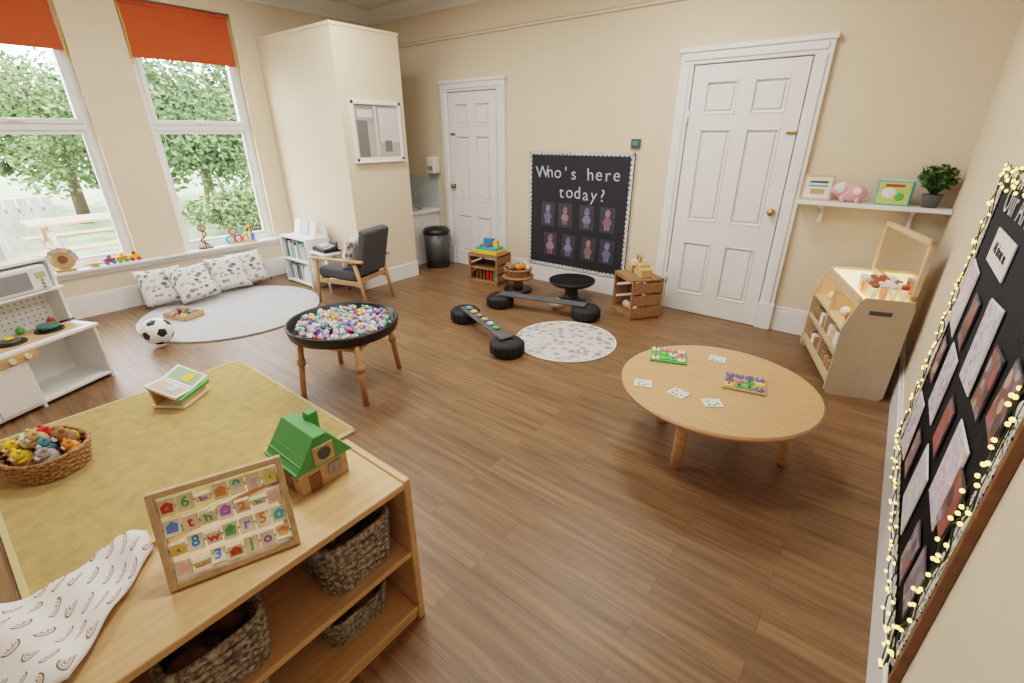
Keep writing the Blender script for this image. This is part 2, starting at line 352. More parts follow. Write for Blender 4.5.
# hand-cut letters: each one slightly tipped
def wobble(txt,size,cx,z,step):
    n=len(txt)
    for i,ch in enumerate(txt):
        if ch==' ':continue
        b.text(ch,size,CH,Matrix.Translation((cx+(i-(n-1)/2)*step,Y-.003,z+random.uniform(-.008,.008)))@Matrix.Rotation(rad(random.uniform(-6,6)),4,'Y')@RX,off=-.001)
wobble("Who's here",.19,-2.88,1.34,.108);wobble("today?",.19,-2.82,1.12,.108)
DB=[C('peg_blue',.12,.16,.3),C('peg_pink',.32,.2,.27),C('peg_lilac',.22,.19,.36),C('peg_red',.26,.13,.16)]
DK=C('card_dark',.045,.045,.06);SKIN=C('photo_skin',.36,.24,.2)
for r_,z in enumerate((.86,.5)):
    for i in range(4):
        x=-3.28+i*.27+(.04 if r_ else 0)+random.uniform(-.02,.02);m=DB[(i+r_)%4];m2=DB[(i+r_+2)%4];s=random.uniform(.75,.95)
        b.box((x,Y-.002,z),(.19,.003,.28),DK,r=(0,random.uniform(-4,4),0))
        b.cyl((x,Y-.0045,z+.075*s),.036*s,.004,SKIN,rot=(90,0,0),seg=16);b.cyl((x+.004,Y-.005,z+.1*s),.036*s,.004,m2,rot=(90,0,0),seg=12)
        b.poly([(-.045*s,-.06*s),(.045*s,-.06*s),(.07*s,-.02*s),(.032*s,.045*s),(-.032*s,.045*s),(-.07*s,-.02*s)],.004,m,Matrix.Translation((x,Y-.002,z-.01))@RX)
        b.box((x-.022*s,Y-.004,z-.1*s),(.032*s,.004,.07*s),m2);b.box((x+.022*s,Y-.004,z-.1*s),(.032*s,.004,.07*s),m2)
b.done()
b=B('wall_thermostat');b.box((-2.22,YB-.016,1.66),(.1,.03,.09),DGREY,bev=.006);b.box((-2.22,YB-.032,1.665),(.06,.006,.04),mat('lcd',(.1,.3,.22),.3));b.done()
# ---------------------------------------------------------------- display board right wall
b=B('photo_display_board');y0,y1,z0,z1=1.37,2.84,.28,1.62;X=XR-.018
BP=mat('black_corrugated',(.022,.024,.03),.8)
b.bb(X,XR-.001,y0,y1,z0,z1,BP)
for i in range(64):
    y=y0+.02+(y1-y0-.04)*i/63;b.cyl((X,y,(z0+z1)/2),.005,z1-z0-.02,BP,seg=6)
b.bb(X-.006,XR-.001,y0-.02,y1+.01,z0-.02,z0,DARKW,.003);b.bb(X-.006,XR-.001,y0-.02,y0,z0,z1,DARKW,.003)
w=.03
for q in((y0,y1,z0,z0+w),(y0,y1,z1-w,z1),(y0,y0+w,z0,z1),(y1-w,y1,z0,z1)):b.bb(X-.008,X-.005,*q,SC)
for pa,pb,up in(((X-.008,y0,z0+w),(X-.008,y1,z0+w),(0,0,1)),((X-.008,y0,z1-w),(X-.008,y1,z1-w),(0,0,-1)),((X-.008,y0+w,z0),(X-.008,y0+w,z1),(0,1,0)),((X-.008,y1-w,z0),(X-.008,y1-w,z1),(0,-1,0))):scallop(b,pa,pb,(-1,0,0),up,26,.024,SC)
MR=Matrix(((0,0,-1,0),(-1,0,0,0),(0,1,0,0),(0,0,0,1)))
b.text("Our Artwork",.14,CH,Matrix.Translation((X-.008,2.2,1.52))@MR,off=-.001,sp=1.1)
PH=[vor_mat('photo_%d'%i,bs,sc,.6,cs,rough=.4) for i,(bs,sc,cs) in enumerate([((.62,.66,.78),38,[(.55,.3,.45),(.35,.42,.7),(.8,.6,.45),(.75,.75,.82),(.6,.65,.8)]),((.25,.1,.09),18,[(.4,.12,.12),(.1,.07,.08),(.55,.4,.35),(.2,.2,.3)]),((.66,.7,.8),44,[(.75,.5,.45),(.45,.5,.75),(.8,.78,.74),(.7,.6,.75)]),((.22,.18,.2),20,[(.1,.1,.22),(.5,.38,.33),(.35,.12,.14),(.3,.3,.33)])])]
k=0
for yi,y in enumerate((2.63,2.33,2.02,1.72,1.52)):
    for zi,z in enumerate((.5,.82,1.13)):
        big=(yi+zi)%2==0 and yi<4
        hh,ww=(.14,.115) if big else (.095,.07);yy=y+random.uniform(-.02,.02);zz_=z+random.uniform(-.03,.02);an=random.uniform(-8,8)
        b.box((X-.0115,yy,zz_),(.003,ww*2,hh*2),SKY if big else DGREY,r=(an,0,0))
        b.box((X-.0135,yy,zz_),(.003,ww*2-.012,hh*2-.012),PH[(0 if k%4<2 else 2) if big else (1 if k%3 else 3)],r=(an,0,0));k+=1
b.box((X-.011,2.3,1.37),(.004,.4,.12),SKY);b.text('All about us',.055,CBLK,Matrix.Translation((X-.0135,2.3,1.37))@MR)
b.done()
b=B('fairy_lights');WIRE=C('green_wire',.02,.04,.02);BULB=mat('warm_bulb',(.9,.6,.15),.3,emit=2.6,ecol=(1,.62,.16))
def path(off,ph):
    P=[];per=[((y1,z1),(y1,z0)),((y1,z0),(y0,z0)),((y0,z0),(y0,z1)),((y0,z1),(y1,z1))]
    s=0
    for (ya,za),(yb,zb) in per:
        for i in range(48):
            t=i/48;s+=1
            o1=off*(-1 if (ya==yb==y1) else 1 if ya==yb else 0);o2=off if za==zb==z0 else (-off if za==zb else 0)
            P.append((X-.02+.006*math.sin(s*.9+ph),ya+(yb-ya)*t+.02*math.sin(s*1.3+ph)+o1,za+(zb-za)*t+.02*math.sin(s*1.1+ph*2)+o2))
    return P
for off,ph in((.005,0),(.04,2.1)):
    P=path(off,ph);b.tube(P,.0025,WIRE,closed=True,seg=5)
    for i,p in enumerate(P):
        if i%2==0 or random.random()<.12:
            b.sph((p[0]-.005,p[1]+random.uniform(-.012,.012),p[2]+random.uniform(-.012,.012)),.006,BULB,seg=6)
b.done()
# ---------------------------------------------------------------- wall shelf + items
b=B('wall_shelf');b.bb(-.64,XR-.003,YB-.24,YB-.002,1.21,1.24,WHITE,.004)
for x in(-.45,.15):
    b.bb(x-.012,x+.012,YB-.03,YB-.002,1.05,1.21,WHITE);b.bb(x-.012,x+.012,YB-.2,YB-.002,1.185,1.21,WHITE);b.box((x,YB-.09,1.13),(.02,.19,.018),WHITE,r=(45,0,0))
b.done()
ys=YB-.13
b=B('framed_sign',(-.51,ys,1.24),8);b.box((0,0,.1),(.22,.025,.2),BIRCH,bev=.004);b.box((0,-.014,.1),(.185,.003,.165),SKY)
b.box((0,-.017,.145),(.13,.002,.014),DGREY);b.box((0,-.017,.115),(.14,.002,.01),TEAL);b.box((0,-.017,.07),(.1,.002,.04),TAN);b.done()
b=B('pink_plush_elephant',(-.27,ys,1.24),0)
b.sph((0,0,.07),(.105,.055,.068),PNK);b.sph((-.09,-.01,.1),(.05,.045,.05),PNK)
for x in(-.05,.05):
    for y in(-.025,.025):b.cyl((x,y,.025),.02,.05,PNK,seg=12)
b.sph((-.075,-.05,.11),(.035,.01,.04),PWH);b.sph((-.075,.035,.11),(.035,.01,.04),PWH);b.tube([(-.12,-.01,.1),(-.145,-.01,.07),(-.14,-.01,.03)],[.016,.013,.009],PNK);b.sph((-.115,-.035,.115),.006,BLACK,seg=8);b.sph((.04,-.05,.09),(.03,.008,.03),PWH);b.done()
b=B('board_book',(0.0,ys,1.24),-6);b.box((0,0,.09),(.22,.06,.18),TEAL,bev=.004);b.box((0,-.031,.09),(.2,.003,.16),C('book_yellow_green',.5,.6,.2));b.sph((-.03,-.033,.09),(.045,.004,.04),SKY);b.sph((.04,-.033,.065),(.03,.004,.03),GRN);b.box((0,-.033,.145),(.12,.003,.02),RED);b.box((0,0,.182),(.21,.05,.004),SKY);b.done()
b=B('potted_plant',(.23,ys,1.24));b.lathe([(.0,0),(.045,0),(.062,.09),(.066,.095),(.056,.095),(.05,.08),(.0,.08)],(0,0,0),mat('dark_pot',(.12,.12,.12),.6))
LEAF=mat('leaf_green',(.05,.12,.025),.6,var=.4,vscale=30)
for i in range(150):
    a=random.uniform(0,6.28);e=random.uniform(.02,.125);hgt=random.uniform(.09,.22)
    b.tube([(0,0,.08),(e*.5*math.cos(a),e*.5*math.sin(a),.08+hgt*.6),(e*math.cos(a),e*math.sin(a),.08+hgt)],[.003,.005,.001],LEAF,seg=4)
b.leaves(360,(0,0,.21),(.12,.1,.09),.03,LEAF);b.done()
# ---------------------------------------------------------------- round table
tc=(-.525,2.55)
b=B('round_table',(tc[0],tc[1],0));b.cyl((0,0,.435),.53,.03,TABLEW,seg=72,bev=.006)
for x,y in((-.6,2.27),(-.12,2.68),(-.42,2.93),(-.84,2.68)):
    lx,ly=x-tc[0],y-tc[1];b.tube([(lx*.92,ly*.92,.42),(lx,ly,0)],[.036,.03],PINE,seg=14)
    b.cyl((lx*.9,ly*.9,.405),.05,.03,PINE)
b.bb(-.3,.3,-.03,.03,.38,.42,PINE);b.bb(-.03,.03,-.25,.3,.38,.42,PINE);b.done()
CP=vor_mat('card_picture',(.72,.74,.7),40,.35,[(.1,.3,.12),(.3,.3,.35),(.2,.35,.5)])
for x,y,r in((-.854,2.288,20),(-.656,2.30,-15),(-.478,2.31,35),(-.616,2.87,5)):
    b=B('picture_card',(x,y,.451),r);b.box((0,0,.002),(.095,.08,.004),SKY);b.box((0,0,.0045),(.078,.064,.001),CP);b.done()
for x,y,r,cs in((-.874,2.72,20,[(.1,.5,.12),(.7,.15,.2),(.75,.7,.65),(.6,.3,.5)]),(-.40,2.63,12,[(.1,.35,.1),(.75,.55,.1),(.5,.15,.3),(.1,.12,.3),(.7,.7,.65)])):
    b=B('puzzle_board',(x,y,.451),r);b.box((0,0,.006),(.22,.2,.012),GRN if x<-.8 else mat('puzzle_tan',(.5,.35,.2)),bev=.002)
    for i in range(4):
        for j in range(3):
            m=C('pz%d%d'%(i,j),*random.choice(cs));xx=-.078+i*.052;yy=-.062+j*.062
            if random.random()<.5:b.cyl((xx,yy,.014),.025,.008,m,seg=14)
            else:b.box((xx,yy,.014),(.044,.05,.008),m,bev=.004)
            b.sph((xx,yy,.021),.007,random.choice([YEL,RED,SKY,DGREY]),seg=8)
    b.done()
# ---------------------------------------------------------------- maple cabinet
b=B('sensory_cabinet',(-.05,3.76,0),18.1);W_,L_,H_=.37,.92,.74
CG=wood('cabinet_end_panel',(.5,.39,.28),2,.45,.06)
for yy in(.022,L_):b.poly([(0,.03),(.02,0),(W_-.02,0),(W_,.03),(W_,.70),(W_-.02,H_),(.09,H_),(.06,H_-.02),(0,.52)],.022,CG if yy<.1 else BIRCH,Matrix.Translation((0,yy,0))@RX)
b.bb(W_-.02,W_,.022,L_-.022,.03,H_,BIRCH)
for z in(.06,.28,.48):b.bb(.01,W_-.02,.022,L_-.022,z,z+.018,BIRCH)
b.bb(.07,W_-.02,.022,L_-.022,H_-.04,H_-.02,mat('light_table_panel',(.9,.8,.62),.4,emit=1.1,ecol=(1,.72,.42)))
b.bb(.05,.07,.022,L_-.022,H_-.07,H_+.0,BIRCH,.003)
b.bb(.01,.025,.022,L_-.022,.06,.13,BIRCH);b.bb(.01,.022,.022,L_-.022,.28,.33,BIRCH)
b.bb(.02,W_-.02,L_/2-.01,L_/2+.01,.06,.66,BIRCH)
for i in range(2):
    for z in(.08,.3):
        for k in range(4):
            b.box((.09,.1+i*.44+k*.085,z+.06),(.12,.07,.1),random.choice([WBRN,CREAM,CREAM,PWH,BRN,BIRCH]),bev=.008)
for k in range(6):b.sph((.1,.1+k*.13,.53),.035,random.choice([CREAM,BRN,PWH,TAN]),seg=12)
b.box((.19,-.003,.645),(.13,.004,.03),DGREY,bev=.0015)
for q in((.03,.87,.74,.775),(.03,.87,1.1,1.135),(.03,.065,.74,1.135),(.835,.87,.74,1.135)):b.bb(W_-.03,W_,*q,BIRCH,.004)
b.bb(W_-.018,W_-.01,.06,.84,.77,1.105,mat('acrylic_mirror',(.75,.66,.56),.06,1));b.done()
b=B('discovery_jars',(-.05,3.76,.722),18.1)
for i in range(5):
    for j in range(4):
        x=.13+j*.055;y=.05+i*.062;m=random.choice([ORG,RED,YEL,PNK,CREAM])
        b.cyl((x,y,.045),.022,.09,mat('jar%d%d'%(i,j),random.choice([(.8,.5,.28),(.7,.3,.14),(.8,.62,.38),(.5,.2,.1)]),.15,emit=.35),seg=14,bev=.003);b.cyl((x,y,.1),.022,.022,random.choice([SKY,SKY,m,BRN]),seg=14)  # jars given a weak emission so they look lit
b.done()
# ---------------------------------------------------------------- foreground shelf unit
FX0,FX1,FY0,FY1,FZ=-1.42,-1.05,-.55,.77,.68
b=B('low_shelf_unit')
b.bb(FX0,FX1,FY0,FY1-.025,FZ-.028,FZ,MAPLE,.006)
for y in(FY0,FY1-.028):b.bb(FX0,FX1,y,y+.028,0,FZ-.004 if y==FY0 else FZ+.006,MAPLEX,.006)
b.bb(FX0,FX0+.018,FY0+.028,FY1-.028,.05,FZ+.02,MAPLE,.004)
for z in(.05,.34):b.bb(FX0+.018,FX1-.005,FY0+.028,FY1-.028,z,z+.024,MAPLE,.004)
b.bb(FX0+.018,FX1-.02,FY0+.028,FY1-.028,0,.05,MAPLE);b.done()
def basket(name,loc,w,d,h,m,rz=0,expo=5,taper=.9,n=9):
    b=B(name,loc,rz);K=60
    def pt(t,z,s,ex=0):
        c,q=math.cos(t),math.sin(t);e=2/expo
        return (math.copysign(abs(c)**e,c)*(w/2*s+ex),math.copysign(abs(q)**e,q)*(d/2*s+ex),z)
    for i in range(n):
        f=i/(n-1);s=taper+(1-taper)*f;r=h/n*.56
        P=[]
        for k in range(K):
            t=2*math.pi*k/K;P.append(pt(t,r+f*(h-2*r),s,.0045*(1 if (k//2+i)%2 else -1)))
        b.tube(P,r,m,closed=True,seg=6)
    b.tube([pt(2*math.pi*k/K,h-.004,1) for k in range(K)],h*.06,m,closed=True,seg=8)
    t=bmesh.new();t.faces.new([t.verts.new(pt(2*math.pi*k/K,.01,taper)) for k in range(K)]);b._put(t,m,None)
    return b
for i,(y,z,hh,dx) in enumerate(((.14,.366,.18,.03),(.58,.366,.2,.02),(.56,.076,.12,-.03),(.1,.076,.2,.02),(-.3,.366,.2,.02))):
    bk=basket('woven_basket',((FX0+FX1)/2+dx,y,z),.26,.25,hh,WGREY,n=12)
    for k in range(7):
        bk.sph((random.uniform(-.08,.08),random.uniform(-.08,.08),hh*.42),.04,random.choice([CRATE,TAN,BRN,DARKW]),seg=10)
    bk.done()
def blanket():
    b=B('rainbow_blanket');t=bmesh.new();uv=t.loops.layers.uv.new('UVMap');ny,ns=60,60
    V=[]
    for j in range(ny+1):
        row=[]
        for i in range(ns+1):
            yv=-.5+.63*j/ny;s=i/ns*.8
            yv2=yv+.012*math.sin(s*9)
            lim=FX1-.04+(.014*math.sin(yv*14))-1.35*max(0,yv-(-.1))
            x=lim-s
            wr=.008*math.sin(x*30+yv*16)+.007*math.sin(yv*41-x*12)+.018*math.exp(-((yv+.12-.3*(x+1.2))/.05)**2)+.012*math.exp(-((yv-.03+.5*(x+1.25))/.035)**2)
            z=FZ+.03+wr
            edge=min(1,(.63-.63*j/ny)/.03,(i/ns)/.04)
            z-=(1-edge)*.016
            if x<FX0-.02:
                over=(FX0-.02)-x;z-=over*.9;x=FX0-.04-over*.35-.02*math.sin(yv*22)
            elif x>FX0: z=max(z,FZ+.012)
            row.append(t.verts.new((x,yv2,z)))
        V.append(row)
    for j in range(ny):
        for i in range(ns):
            f=t.faces.new((V[j][i],V[j+1][i],V[j+1][i+1],V[j][i+1]));f.smooth=True
            for l,(jj,ii) in zip(f.loops,((j,i),(j+1,i),(j+1,i+1),(j,i+1))):l[uv].uv=(jj/ny*.9,1-ii/ns*1.1)
    bmesh.ops.recalc_face_normals(t,faces=t.faces[:])
    b.bm.free();b.bm=t;b.mats=[rainbow_mat()]
    o=b.done();m=o.modifiers.new('s','SOLIDIFY');m.thickness=.006
blanket()
# alphabet board
b=B('alphabet_tile_board',(-1.205,.11,FZ+.003),0)
ang=math.degrees(math.atan2(.93,.36))-90
tilt=-20
BM=Matrix.Rotation(rad(ang),4,'Z')@Matrix(((0,0,1,0),(1,0,0,0),(0,1,0,0),(0,0,0,1)))@Matrix.Rotation(rad(tilt),4,'X')
WL=wood('light_beech',(.48,.32,.18),0)
def lb(x0,x1,y0,y1,z0,z1,m,M=None):
    t=bmesh.new();bmesh.ops.create_cube(t,size=1,matrix=Matrix.Translation(((x0+x1)/2,(y0+y1)/2,(z0+z1)/2))@Matrix.Diagonal((x1-x0,y1-y0,z1-z0,1)));bmesh.ops.bevel(t,geom=t.edges[:],offset=.0015,segments=1,affect='EDGES');b._put(t,m,M or BM)
BW,BH=.31,.26
lb(0,.016,0,BH,-.014,.014,WL);lb(BW-.016,BW,0,BH,-.014,.014,WL);lb(.016,BW-.016,BH-.016,BH,-.014,.014,WL);lb(.016,BW-.016,0,.016,-.014,.014,WL)
abc='a6bd9ge4thm2kqf8wzr5nyu3cjop';k=0
for r_ in range(4):
    y=BH-.048-r_*.056
    t=bmesh.new();bmesh.ops.create_cone(t,cap_ends=True,segments=8,radius1=.003,radius2=.003,depth=BW-.03);b._put(t,WL,BM@Matrix.Translation((BW/2,y,0))@Matrix.Rotation(rad(90),4,'Y'))
    for c in range(7):
        x=.037+c*.0395;an=random.choice([0,0,-10,25,-20,50,-45]);TM=BM@Matrix.Translation((x,y,0))@Matrix.Rotation(rad(an),4,'X')
        lb(-.0175,.0175,-.021,.021,-.006,.006,CREAM,TM)
        if (k*5)%7<3:
            b.poly([(-.012,-.012),(.012,-.013),(.014,.008),(0,.016),(-.013,.006)],.0008,RAIN[(k*3)%8],TM@Matrix.Translation((0,0,.006)));b.poly([(-.005,-.004),(.004,-.005),(.003,.006)],.0008,RAIN[(k*3+3)%8],TM@Matrix.Translation((0,0,.0069)))
        else:b.text(abc[k],.038,RAIN[(k*3)%8],TM@Matrix.Translation((0,.002,.0062)),ext=.0006,off=.001)
        k+=1
b.box((-.06,.03,.06),(.13,.012,.012),WL,r=(0,55,ang));b.box((.04,.29,.06),(.13,.012,.012),WL,r=(0,55,ang))
b.done()
# toy house
b=B('toy_house',(-1.255,.5,FZ+.001),0)
s=.17
b.bb(-s,0,0,s,0,.095,WL,.002)
b.bb(.0,.004,.03,.07,.0,.062,DARKW);b.bb(.0,.004,.1,.145,.03,.07,GREYP)
for yy in(.1,.1225,.145):b.bb(.003,.006,yy-.002,yy+.002,.03,.07,WL)
b.bb(-.1,-.05,-.004,.0,.0,.06,DARKW);b.cyl((-.03,-.002,.06),.015,.005,GREYP,rot=(90,0,0))
GR=C('green_roof',.07,.3,.075,.45)
b.poly([(-.018,.09),(s+.018,.09),(s/2+.022,.2),(s/2-.022,.2)],s+.03,GR,Matrix(((0,0,-1,.015),(1,0,0,0),(0,1,0,0),(0,0,0,1))),.002)
for i in range(5):b.bb(-s-.016,.017,-.016+.0175*i,-.010+.0175*i,.096+i*.02,.102+i*.02,GR)
b.bb(.012,.02,.05,.12,.1,.165,WL,.002);b.cyl((.021,.085,.135),.022,.004,mat('dark_window',(.05,.08,.1),.2),rot=(0,90,0));b.bb(-.12,-.085,.105,.14,.15,.225,GR,.002)
b.done()
# ---------------------------------------------------------------- rugs
RX0,RX1=-4.0,-2.36
b=B('ochre_rug');b.bb(RX0,RX1,-.2,1.34,0.001,.014,OCHRE,.004)
ED=mat('rug_binding',(.56,.45,.25),.9)
b.bb(RX0-.01,RX1+.01,-.215,-.19,.001,.017,ED,.003);b.bb(RX0-.01,RX1+.01,1.33,1.35,.001,.016,ED,.003);b.bb(RX0-.015,RX0+.01,-.215,1.35,.001,.016,ED,.003);b.bb(RX1-.01,RX1+.015,-.215,1.35,.001,.016,ED,.003);b.done()
b=B('round_grey_rug',(-5.34,1.88,0));b.cyl((0,0,.009),.86,.014,GRUG,seg=72,bev=.003);b.torus((0,0,.01),.86,.01,mat('rug_edge',(.55,.55,.54),.9),seg=72);b.done()
b=B('round_play_mat',(-2.06,3.41,0));b.cyl((0,0,.006),.46,.01,vor_mat('playmat_print',(.6,.58,.57),14,.42,[(.3,.31,.37),(.45,.28,.25),(.42,.4,.3),(.25,.36,.4),(.3,.25,.23),(.5,.48,.46)]),seg=60)
b.torus((0,0,.007),.46,.006,SKY,seg=60);b.done()
# ---------------------------------------------------------------- football
def football(c,r):
    b=B('football',c);t=bmesh.new();bmesh.ops.create_icosphere(t,subdivisions=1,radius=1)
    bmesh.ops.bevel(t,geom=t.verts[:],offset=33.33,offset_type='PERCENT',affect='VERTICES',segments=1)
    for f in t.faces:f.material_index=1 if len(f.verts)==5 else 0
    bmesh.ops.poke(t,faces=t.faces[:]);bmesh.ops.subdivide_edges(t,edges=t.edges[:],cuts=3,use_grid_fill=True)
    for v in t.verts:v.co=v.co.normalized()*r
    for f in t.faces:f.smooth=True
    b.bm.free();b.bm=t;b.mats=[WHITE,BLACK];b.done().rotation_euler=(.4,.3,.2)
football((-4.9,1.06,.142),.122)
# ---------------------------------------------------------------- cushions
CUP=vor_mat('leaf_print_cushion',(.72,.71,.7),15,.42,[(.12,.12,.13),(.3,.29,.28),(.66,.65,.63),(.2,.2,.21),(.45,.42,.4)],stretch=(1,2.4,1))
for y,x,rz,lean in((1.5,-6.10,-6,62),(1.76,-5.98,10,55),(2.18,-6.10,-5,60),(2.44,-6.15,6,65)):
    b=B('scatter_cushion',(x,y,.23),90+rz);b.cushion((0,0,0),.44,.42,.17,CUP,rot=(lean,0,0));b.done()
b=B('wooden_treasure_tray',(-5.53,1.46,.018),20)
b.box((0,0,.01),(.3,.22,.015),PINE)
for q in(((0,.105,.03),(.3,.012,.05)),((0,-.105,.03),(.3,.012,.05)),((.147,0,.03),(.012,.2,.05)),((-.147,0,.03),(.012,.2,.05))):b.box(*q,PINE)
for i in range(30):b.sph((random.uniform(-.13,.13),random.uniform(-.09,.09),.045),random.uniform(.015,.035),random.choice([BRN,TAN,DARKW,CREAM,RED,GREYP,DGREY]),seg=10)
b.done()
# ---------------------------------------------------------------- white bookcase
b=B('white_bookcase',(-6.0,2.84,0));w,d,h=.6,.32,.6
b.bb(0,.02,0,d,0,h,WHITEM);b.bb(w-.02,w,0,d,0,h,WHITEM);b.bb(.02,w-.02,d-.015,d,0,h+.1,WHITEM)
for z in(.02,.3,h-.02):b.bb(.02,w-.02,0,d-.015,z,z+.018,WHITEM)
for zz in(.04,.32):
    x=.04
    while x<w-.08:
        t=random.uniform(.012,.03);hh=random.uniform(.16,.24);b.box((x+t/2,.14,zz+hh/2),(t,.18,hh),random.choice([SKY,SKY,LBL,CREAM,CREAM,GREYP,TEAL,DGREY]),r=(0,random.uniform(-4,4),0));x+=t+.006
for i in range(3):b.box((.12+i*.18,.2,h+.09),(.13,.012,.19),[SKY,C('pale_grey',.5,.55,.6),CREAM][i],r=(-15,0,0))
b.done()
b=B('white_side_table',(-5.38,2.85,0));b.bb(0,.36,0,.3,.45,.475,WHITEM,.004)
for x in(.02,.34):
    for y in(.02,.28):b.cyl((x,y,.225),.014,.45,WHITEM,seg=12)
b.bb(.02,.34,.03,.28,.15,.165,WHITEM);b.done()
b=B('toy_till',(-5.2,3.0,.477),-5);b.box((0,0,.025),(.3,.22,.045),BLACK,bev=.006);b.box((0,-.02,.055),(.26,.14,.012),GREYP,r=(12,0,0),bev=.003);b.box((.02,.07,.07),(.18,.02,.07),BLACK,r=(-15,0,0),bev=.004)
for i in range(4):
    for j in range(3):b.box((-.09+i*.04,-.05+j*.03,.066+j*.006),(.025,.02,.008),SKY)
b.done()
# ---------------------------------------------------------------- armchair
b=B('wooden_armchair',(-4.86,2.6,0),17);CW,CD=.52,.66
AW=wood('armchair_oak',(.5,.3,.15),0)
for y in(.02,CW-.02):
    b.tube([(.0,y,0),(.04,y,.5)],[.016,.024],AW,seg=10);b.tube([(CD,y,0),(CD-.1,y,.48)],[.016,.024],AW,seg=10)
    b.box((CD/2-.02,y,.515),(CD+.04,.055,.026),AW,bev=.008);b.box((CD/2,y,.27),(CD-.1,.022,.05),AW,bev=.004)
b.box((.04,CW/2,.27),(.024,CW-.04,.05),AW,bev=.004);b.box((CD-.08,CW/2,.3),(.024,CW-.04,.05),AW,bev=.004)
b.box((.28,CW/2,.345),(.5,CW-.07,.11),GREY,r=(0,3,0),bev=.03,seg=3);b.box((CD-.035,CW/2,.6),(.1,CW-.09,.5),GREY,r=(0,14,0),bev=.03,seg=3)
b.cushion((.42,CW/2-.02,.58),.36,.38,.15,CUP,rot=(0,-72,0));b.done()
# ---------------------------------------------------------------- tuff tray on stand
tx,ty=-2.94,1.73
b=B('tuff_tray_table',(tx,ty,0));R=.375
b.lathe([(0,.455),(R-.03,.455),(R-.01,.47),(R,.515),(R+.012,.525),(R+.02,.51),(R+.005,.45),(R-.03,.435),(0,.435)],(0,0,0),BLACK,seg=64)
LG=wood('stand_pine',(.42,.23,.11),2)
p=[(-3.02,1.37),(-2.56,1.58),(-2.84,2.10),(-3.3,1.86)]
for x,y in p:
    lx,ly=x-tx,y-ty;b.tube([(lx*1.0,ly*1.0,0),(lx*.86,ly*.86,.47)],[.02,.022],LG,seg=10);b.cyl((lx*.92,ly*.92,.28),.03,.05,LG,seg=12)
for i in range(4):
    a=p[i];c=p[(i+1)%4];b.tube([((a[0]-tx)*.88,(a[1]-ty)*.88,.41),((c[0]-tx)*.88,(c[1]-ty)*.88,.41)],.018,LG,seg=8)
b.done()
b=B('sensory_play_filling',(tx,ty,.461))
CR=[mat('tissue_%d'%i,c,.35) for i,c in enumerate([(.62,.62,.68),(.55,.6,.68),(.38,.25,.7),(.12,.5,.7),(.75,.2,.42),(.7,.68,.72),(.12,.6,.35),(.85,.5,.12),(.12,.12,.5),(.8,.1,.1),(.8,.75,.15)])]
for i in range(520):
    a=random.uniform(0,6.28);r=(R-.05)*math.sqrt(random.random());z=random.uniform(.01,.055)
    q=random.uniform(.01,.022);m=random.choice([CR[0],CR[1],CR[5]] if random.random()<.35 else CR)
    t=bmesh.new();bmesh.ops.create_icosphere(t,subdivisions=1,radius=q)
    for v in t.verts:v.co*=random.uniform(.5,1.5)
    b._put(t,m,B.M((r*math.cos(a),r*math.sin(a),z),(random.uniform(0,90),random.uniform(0,90),0)))
b.done()
# ---------------------------------------------------------------- balance beam
def beam(name,pa,pb,mp):
    b=B(name)
    for (x,y) in(pa,pb):
        b.lathe([(.05,.0),(.125,.0),(.145,.03),(.145,.1),(.125,.13),(.05,.13),(.05,.11),(.0,.11)],(x,y,0),RUBBER,seg=32)
        for k in range(18):
            a=2*math.pi*k/18;b.box((x+.145*math.cos(a),y+.145*math.sin(a),.065),(.012,.022,.08),RUBBER,r=(0,0,math.degrees(a)))
        b.cyl((x,y,.113),.052,.02,DGREY,seg=20)
    d=Vector((pb[0]-pa[0],pb[1]-pa[1],0));L=d.length;an=math.degrees(math.atan2(d.y,d.x));c=((pa[0]+pb[0])/2,(pa[1]+pb[1])/2,.145)
    b.box(c,(L,.12,.022),mp,r=(0,0,an),bev=.006);b.done()
PLK=mat('grey_plank',(.09,.09,.095),.7,var=.15,vscale=8)
pa,pb=(-3.15,3.22),(-2.31,2.86)
beam('balance_beam',pa,pb,PLK);beam('balance_beam',(-3.15,3.78),(-2.2,4.02),PLK)
b=B('painted_pebbles')
for i in range(6):
    f=.12+.13*i;b.sph((pa[0]+(pb[0]-pa[0])*f,pa[1]+(pb[1]-pa[1])*f,.17),(.035,.03,.016),[TEAL,YEL,GREYP,TAN,LBL,GRN][i],seg=14)
b.done()
# ---------------------------------------------------------------- stump stands
b=B('black_pedestal_tray',(-2.62,4.42,0));b.lathe([(0,0),(.16,0),(.165,.02),(.09,.04),(.07,.12),(.1,.2),(.0,.2)],(0,0,0),BLACK);b.lathe([(0,.2),(.22,.2),(.255,.225),(.26,.25),(.25,.25),(.22,.225),(0,.22)],(0,0,0),BLACK,seg=40);b.done()
b=B('log_slice_stand',(-3.33,4.34,0));b.cyl((0,0,.02),.17,.04,BLACK,bev=.005);b.cyl((0,0,.1),.06,.14,DARKW,seg=16);b.cyl((0,0,.185),.19,.03,CRATE,bev=.006);b.done()
bk=basket('gourd_basket',(-3.33,4.34,.201),.32,.32,.09,WBRN,expo=2,n=5,taper=.8)
for i in range(14):
    a=i*.9;r=.11*(i%3)/2;bk.sph((r*math.cos(a),r*math.sin(a),.08+.03*(i%2)),(.045,.045,.038),[YEL,ORG,CREAM,GRN,TAN,BRN][i%6],seg=12)
bk.done()
b=B('small_pumpkin',(-2.62,4.11,.0))
for k in range(8):
    a=2*math.pi*k/8;b.sph((.035*math.cos(a),.035*math.sin(a),.05),(.04,.04,.05),CREAM,seg=12)
b.cyl((0,0,.105),.008,.03,GRN,seg=8);b.done()
